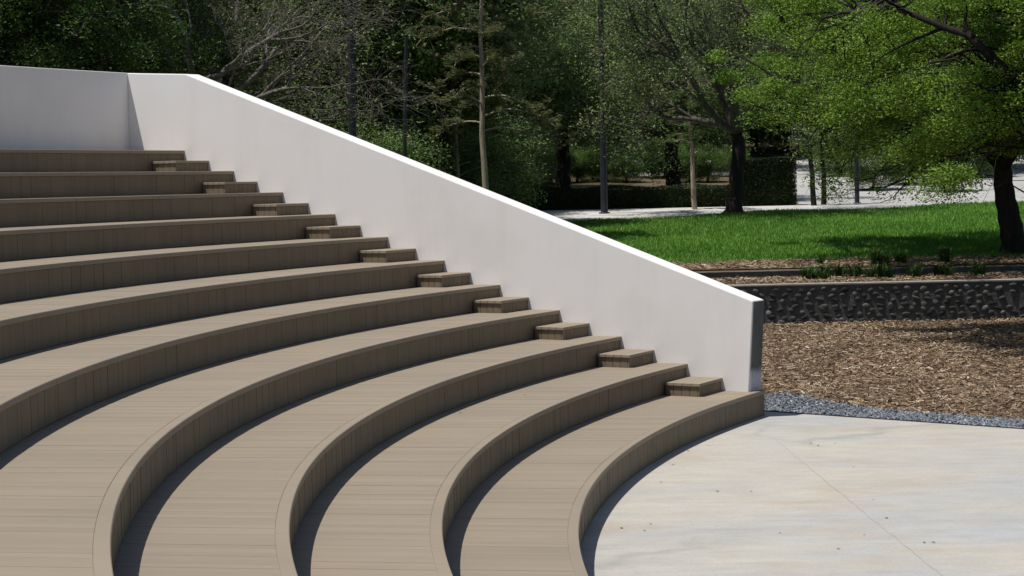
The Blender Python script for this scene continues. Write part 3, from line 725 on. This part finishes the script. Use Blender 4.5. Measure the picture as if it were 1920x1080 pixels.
# bare twiggy trees behind the white wall
bare_m = (M['bark_dark'], M['bark_grey'], M['leaf_olive'])
b1 = grown_tree(51, [(0, 0, 0), (-.1, 0, 2.5), (.05, 0, 4.9)], .26, [((.9, .1, .55), 1), ((.55, -.3, .9), 1), ((-.35, .2, 1), 1), ((-.8, 0, .7), .95), ((.8, .5, .35), .9), ((1.0, -.35, .25), .85), ((.1, .6, 1), 1)], 3.4, 4,
                (M['bark_dark'], M['bark_twig'], M['leaf_olive']), 3200, .09, (3, 5), .70, .05, .17, ratio=.68)
plant_tree('bare_tree', b1, 61, tpx(352, 61), 'bare twiggy tree with forked grey limbs behind the top of the sloping wall', rotz=RZ)
b2 = grown_tree(52, [(0, 0, 0), (.1, 0, 3), (.0, 0, 6.0)], .24, [((.5, .2, 1), 1), ((-.5, .2, 1), 1), ((.9, -.2, .3), .9), ((-.9, .1, .4), .8), ((.2, -.6, .8), .95)], 3.2, 4, (M['bark_dark'], M['bark_grey'], M['leaf_olive']), 5000, .10, (4, 5), .75, .05)
plant_tree('bare_tree', b2, 66, tpx(300, 66), 'dark upright nearly bare tree standing just left of the forked grey tree', rotz=RZ + .5)
plant_tree('bare_tree', b2, 68, tpx(437, 68), 'dark nearly bare tree standing just right of the forked grey tree', rotz=RZ + 2.6, sc=1.05)
plant_tree('bare_tree', b1, 73, tpx(600, 73), 'bare twiggy tree left of the thick dark blue pole', rotz=RZ + 1.2, sc=1.15)

# centre: tall oak-like tree on the path edge with spreading sparse limbs
b3 = grown_tree(53, [(0, 0, 0), (.12, 0, 1.2), (.28, .0, 3.1)], .34, [((-.85, -.15, .62), 1), ((-.75, -.4, .85), 1), ((-.4, .3, 1), 1), ((.45, -.2, 1), 1), ((.9, .1, .6), 1), ((-.9, .5, .6), 1), ((.15, -.6, .9), 1)], 4.3, 4,
                (M['bark_dark'], M['bark_grey'], M['leaf_olive']), 26000, .12, (4, 6), .72, .03, .17, .18, .64)
plant_tree('shade_tree', b3, 79.5, tpx(1378, 79.5), 'thick dark trunked shade tree at the lawn edge with long twiggy limbs', rotz=RZ)
b4 = grown_tree(54, [(0, 0, 0), (.05, 0, 1.6), (-.05, 0, 3.0)], .38, [((-.5, -.1, 1), 1), ((.55, -.1, 1), 1), ((-.95, .2, .5), 1), ((.9, .3, .6), 1), ((.0, -.6, .8), 1)], 4.2, 4, (M['bark_dark'], M['bark_grey'], M['leaf_dark']), 34000, .15, (4, 6), .75, .04, .16, .2, .64)
plant_tree('shade_tree', b4, 93, tpx(1266, 93), 'dark fork trunked shade tree rising behind the hedge', rotz=RZ)
plant_tree('shade_tree', b4, 97, tpx(1060, 97), 'thick straight dark trunked tree behind the hedge, left of the lamp post', rotz=RZ + 2.2, sc=1.05)
plant_tree('shade_tree', b4, 92, tpx(980, 92), 'dark trunked tree close behind the hedge beside the slim pale tree', rotz=RZ + 4.0, sc=.95)

# slim feathery young tree with a pale trunk
def feathery(seed, Ht, tr, n_br, n_leaf, spreadr, leafm, h0=1.4):
    rg = np.random.default_rng(seed); n = 16; z = np.linspace(0, Ht, n); tp = np.stack([np.cumsum(rg.normal(0, .025, n)), np.cumsum(rg.normal(0, .025, n)), z], -1)
    tm = tubes([(tp, np.linspace(tr, tr * .12, n), 8)], 'trunk'); polys = []; LP = []; LD = []
    for k in range(n_br):
        h = h0 + (Ht - h0 - .2) * (k / n_br) ** .9; a = k * 2.4 + rg.normal(0, .4); L = spreadr * (1 - .62 * (h / Ht) ** 1.4) * rg.uniform(.6, 1.2)
        b0 = np.array([np.interp(h, z, tp[:, 0]), np.interp(h, z, tp[:, 1]), h]); d = np.array([math.cos(a), math.sin(a), rg.uniform(.25, .6)])
        m_ = 8; u = np.linspace(0, 1, m_)[:, None]; pts = b0 + d * L * u + np.array([0, 0, -.55 * L]) * u ** 2 + rg.normal(0, .03 * L, (m_, 3)) * u
        polys.append((pts, np.linspace(tr * .28, .006, m_), 4))
        for j in range(9):
            i = rg.integers(2, m_); sdv = rg.normal(0, 1, 3) * [1, 1, .35]; e = pts[i] + (d * .5 + sdv * .6) * L * .28
            sub = curve(rg, pts[i], e, 4, .06, -.05, .02); polys.append((sub, np.linspace(.010, .004, 4), 3))
            q_ = n_leaf // (n_br * 9); f = rg.random((q_, 1)); LP.append(sub[0] + (sub[-1] - sub[0]) * f + rg.normal(0, .05, (q_, 3))); LD.append(np.tile((e - pts[i]) / (np.linalg.norm(e - pts[i]) + 1e-6), (q_, 1)))
    return tm, tubes(polys, 'branches'), leaves_mesh('crown', np.concatenate(LP), .11, rg, aspect=.28, dirs=np.concatenate(LD)), (M['bark_pale'], M['bark_pale'], leafm)
fe = feathery(61, 13.0, .125, 56, 36000, 2.6, M['leaf_feather'], 3.6)
fe2 = feathery(64, 10.5, .09, 60, 40000, 3.0, M['leaf_feather'], 1.6)
plant_tree('slim_tree', fe, 68, tpx(915, 68), 'slim young tree with a pale straight trunk and feathery foliage behind the wall', rotz=1.0)
plant_tree('slim_tree', fe2, 74, tpx(862, 74), 'slender feathery tree just left of the pale trunked young tree', rotz=3.3, sc=.95)
yt = feathery(62, 6.0, .11, 22, 5200, 1.3, M['leaf_shrub'], 2.2)
plant_tree('slim_tree', yt, 83.5, tpx(1307, 83.5), 'young tree with a thin pale trunk standing in the pale path', rotz=.3)
for px, s, rz, lb in ((1530, 85.5, 1., 'thin dark young tree on the near edge of the plaza, left of its twin'), (1546, 87.5, 2.5, 'thin dark young tree on the plaza, right of its twin')):
    e = plant_tree('young_tree', (yt[0].copy(), yt[1].copy(), yt[2], (M['bark_dark'], M['bark_dark'], M['leaf_shrub'])), s, tpx(px, s), lb, 'young plaza trees', rotz=rz, sc=1.1)
    for c in e.children:
        if c.name.startswith(('trunk', 'branches')): c.data.materials.clear(); c.data.materials.append(M['bark_dark'])

# wood behind: dense rows
rgw = np.random.default_rng(91)
rows = [(76, 480, 860, 4, .95), (84, 380, 900, 4, 1.05), (104, 620, 900, 2, 1.1), (116, 1480, 2080, 4, 1.15), (124, 300, 1300, 6, 1.25), (139, 1150, 2150, 6, 1.3), (150, 500, 2200, 9, 1.4), (168, 100, 2300, 11, 1.6)]
for s, x0, x1, n, sc in rows:
    for k in range(n):
        px = x0 + (x1 - x0) * (k + .5) / n + rgw.uniform(-40, 40); ss_ = s + rgw.uniform(-3, 3)
        pass
        plant_tree('wood_tree', ev[int(rgw.integers(0, 3)) if s > 100 else int(rgw.integers(0, 2))], ss_, tpx(px, ss_), 'tall dense dark tree in the wood closing the background', 'trees of the dark wood behind', rotz=rgw.uniform(0, 6.28), sc=sc * rgw.uniform(.9, 1.12))
# shrubs: behind the wall, behind the hedge and along the wood's foot
for px, s, sc in ((540, 71, 1.4), (640, 74, 1.35), (740, 78, 1.3), (830, 76, 1.0), (690, 70, 1.0), (900, 80, 1.1), (950, 88, .9), (480, 75, 1.5)):
    plant_tree('shrub', bush_d, s, tpx(px, s), 'dark leafy shrub in the undergrowth behind the sloping white wall', 'undergrowth shrubs behind the sloping wall', 'shrub', rgw.uniform(0, 6.28), sc)
for k in range(13):
    px = 930 + k * 36 + rgw.uniform(-12, 12); s = 112 + rgw.uniform(-3, 4)
    if px > 1400: break
    plant_tree('shrub', bush, s, tpx(px, s), 'mid green rounded shrub on the bank behind the hedge', 'shrubs on the bank behind the hedge', 'shrub', rgw.uniform(0, 6.28), rgw.uniform(.42, .6))
for k in range(22):
    px = 420 + k * 82 + rgw.uniform(-25, 25); s = 146 + rgw.uniform(-3, 4)
    plant_tree('shrub', bush_d, s, tpx(px, s), 'dark shrub at the foot of the far wood', 'shrubs at the foot of the far wood', 'shrub', rgw.uniform(0, 6.28), rgw.uniform(1.1, 1.6))

for px, s, sc in ((1640, 99, .62), (1705, 103, .7), (1772, 97, .55), (1838, 108, .7), (1580, 112, .7)):
    plant_tree('shrub', bush_d, s, tpx(px, s), 'dark rounded shrub standing on the pale plaza', 'dark shrubs on the plaza', 'shrub', rgw.uniform(0, 6.28), sc)
# far wood reading as one mass behind everything
N = 45000
s_ = rng.uniform(182, 196, N); t_ = rng.uniform(-60, 75, N); z = zt(189, 0) + rng.uniform(-.5, 26, N) * (0.85 + .15 * np.sin(t_ * .6))
tag(obj('far_wood', leaves_mesh('far_wood', np.column_stack([CXY + F2 * s_[:, None] + G2 * t_[:, None], z]), .92, rng, aspect=.7), M['leaf_dark']), 'far dark wood reading as one mass of foliage', 'wood', kind='stuff')

# clipped hedge behind the path
def hedge(name, s0, s1, t0, t1, h, N, label):
    rg = np.random.default_rng(int(h * 100)); x, y = P2((s0 + s1) / 2, (t0 + t1) / 2); z0 = zt(s0, 0)
    e = empty(name, (x, y, z0)); e.rotation_euler = (0, 0, RZ); tag(e, label, 'hedge')
    hx, hy = (t1 - t0) / 2, (s1 - s0) / 2
    obj('stems', py_mesh('stems', *box_vf(-hx + .15, hx - .15, -hy + .15, hy - .15, -.1, h - .15)), M['leaf_hedge'], e)
    f = rg.random(N); P = np.column_stack([rg.uniform(-hx, hx, N), rg.uniform(-hy, hy, N), rg.uniform(.0, h, N)])
    P[f < .5, 1] = -hy + rg.exponential(.06, (f < .5).sum()); P[(f >= .5) & (f < .8), 2] = h - rg.exponential(.07, ((f >= .5) & (f < .8)).sum())
    P[f > .93, 0] = hx - rg.exponential(.06, (f > .93).sum()); P[:, 2] += .05 * np.sin(P[:, 0] * 2.1) * (P[:, 2] / h)
    obj('foliage', leaves_mesh('foliage', P, .10, rg), M['leaf_hedge'], e)
hedge('clipped_hedge', 87.6, 89.4, -14, 9.2, .92, 34000, 'long low dark clipped hedge along the back of the pale path')
hedge('clipped_hedge', 87.5, 89.6, 9.3, 11.75, 1.95, 15000, 'taller square cut dark hedge block at the plaza corner')

# strappy plants on the terrace
def strap(seed, n=46, h=.42):
    rg = np.random.default_rng(seed); V = []
    for _ in range(n):
        a = rg.uniform(0, 6.28); d = np.array([math.cos(a), math.sin(a), 0]); sd = np.array([-d[1], d[0], 0]); L = h * rg.uniform(.6, 1.2); b = rg.normal(0, .06, 3) * [1, 1, 0]; wd = rg.uniform(.010, .02)
        p1 = b + d * L * .25 + np.array([0, 0, L * .65]); p2 = b + d * L * .62 + np.array([0, 0, L * rg.uniform(.55, .95)])
        V += [b - sd * wd, b + sd * wd, p1 + sd * wd, p1 - sd * wd, p1 - sd * wd, p1 + sd * wd, p2 + sd * wd * .2, p2 - sd * wd * .2]
    return quads_mesh('leaves', np.array(V), np.arange(len(V)).reshape(-1, 4))
st = [strap(k) for k in (1, 2, 3)]
for k in range(34):
    px = rgw.uniform(1505, 1850); s = rgw.uniform(54.6, 57.6)
    if abs(s - S_LOW) < .35: s -= .6
    e = empty('border_plant', (*P2(s, tpx(px, s)), zt(s, 0))); e.rotation_euler = (0, 0, rgw.uniform(0, 6.28)); sc = rgw.uniform(.7, 1.25); e.scale = (sc, sc, sc)
    tag(e, 'small dark strappy leaved plant in the mulch above the cobble wall', 'plant', 'strappy plants above the cobble wall'); obj('leaves', st[k % 3], M['strap'], e)

# lamp posts
def lamp_post(px, s, dia, h, label, lean=(0, 0), head=True):
    x, y = P2(s, tpx(px, s)); e = empty('lamp_post' if head else 'steel_post', (x, y, zt(s, tpx(px, s)))); tag(e, label, *(('lamp post', 'lamp posts of the park') if head else ('post',))); e.rotation_euler = (lean[0], lean[1], 0)
    r = dia / 2
    obj('pole', tubes([(np.array([(0, 0, z) for z in (-.1, .5, 1.4, h * .5, h)]), np.array([r, r, r * .97, r * .86, r * .7]), 20)], 'pole'), M['pole'], e)
    obj('base_flange', bevel(prism('base_flange', [(r * 1.6 * math.cos(a), r * 1.6 * math.sin(a)) for a in np.linspace(0, 6.283, 17)[:-1]], 0, .05), .01, 1), M['pole'], e)
    obj('access_door', py_mesh('access_door', *box_vf(-r * .45, r * .45, -r * 1.035, -r * .7, .55, .85)), M['pole'], e)
    if not head:
        obj('cap', bevel(prism('cap', [(r * .9 * math.cos(a), r * .9 * math.sin(a)) for a in np.linspace(0, 6.283, 17)[:-1]], h - .001, h + .06), .015, 1), M['pole'], e); return
    hd = obj('lamp_head', bevel(py_mesh('lamp_head', *box_vf(-.16, .16, -.75, .12, h - .02, h + .09)), .025, 2), M['pole'], e)
    obj('lens', py_mesh('lens', *box_vf(-.12, .12, -.68, -.2, h - .032, h - .0205)), M['lens'], hd)
lamp_post(1136, 81.5, .27, 9.5, 'dark grey lamp post standing on the pale path beside the lawn')
lamp_post(668, 64, .25, 12, 'thick blue black lamp post behind the sloping white wall')
lamp_post(758, 66, .15, 6.6, 'thin slightly leaning dark post behind the white wall, right of the thick post', (0, .045), False)
lamp_post(1610, 89, .20, 9, 'grey lamp post standing on the far plaza')

# pale low concrete block bench beyond the shrubs
x, y = P2(126, tpx(1203, 126)); e = empty('concrete_bench', (x, y, zt(126, 0))); e.rotation_euler = (0, 0, RZ); tag(e, 'pale low concrete bench block beyond the shrubs', 'bench')
obj('seat_slab', bevel(py_mesh('seat_slab', *box_vf(-1.3, 1.3, -.3, .3, .45, .85)), .02, 2), M['coping'], e)
for sx in (-.9, .9): obj('leg', py_mesh('leg', *box_vf(sx - .25, sx + .25, -.22, .22, -.1, .449)), M['coping'], e)
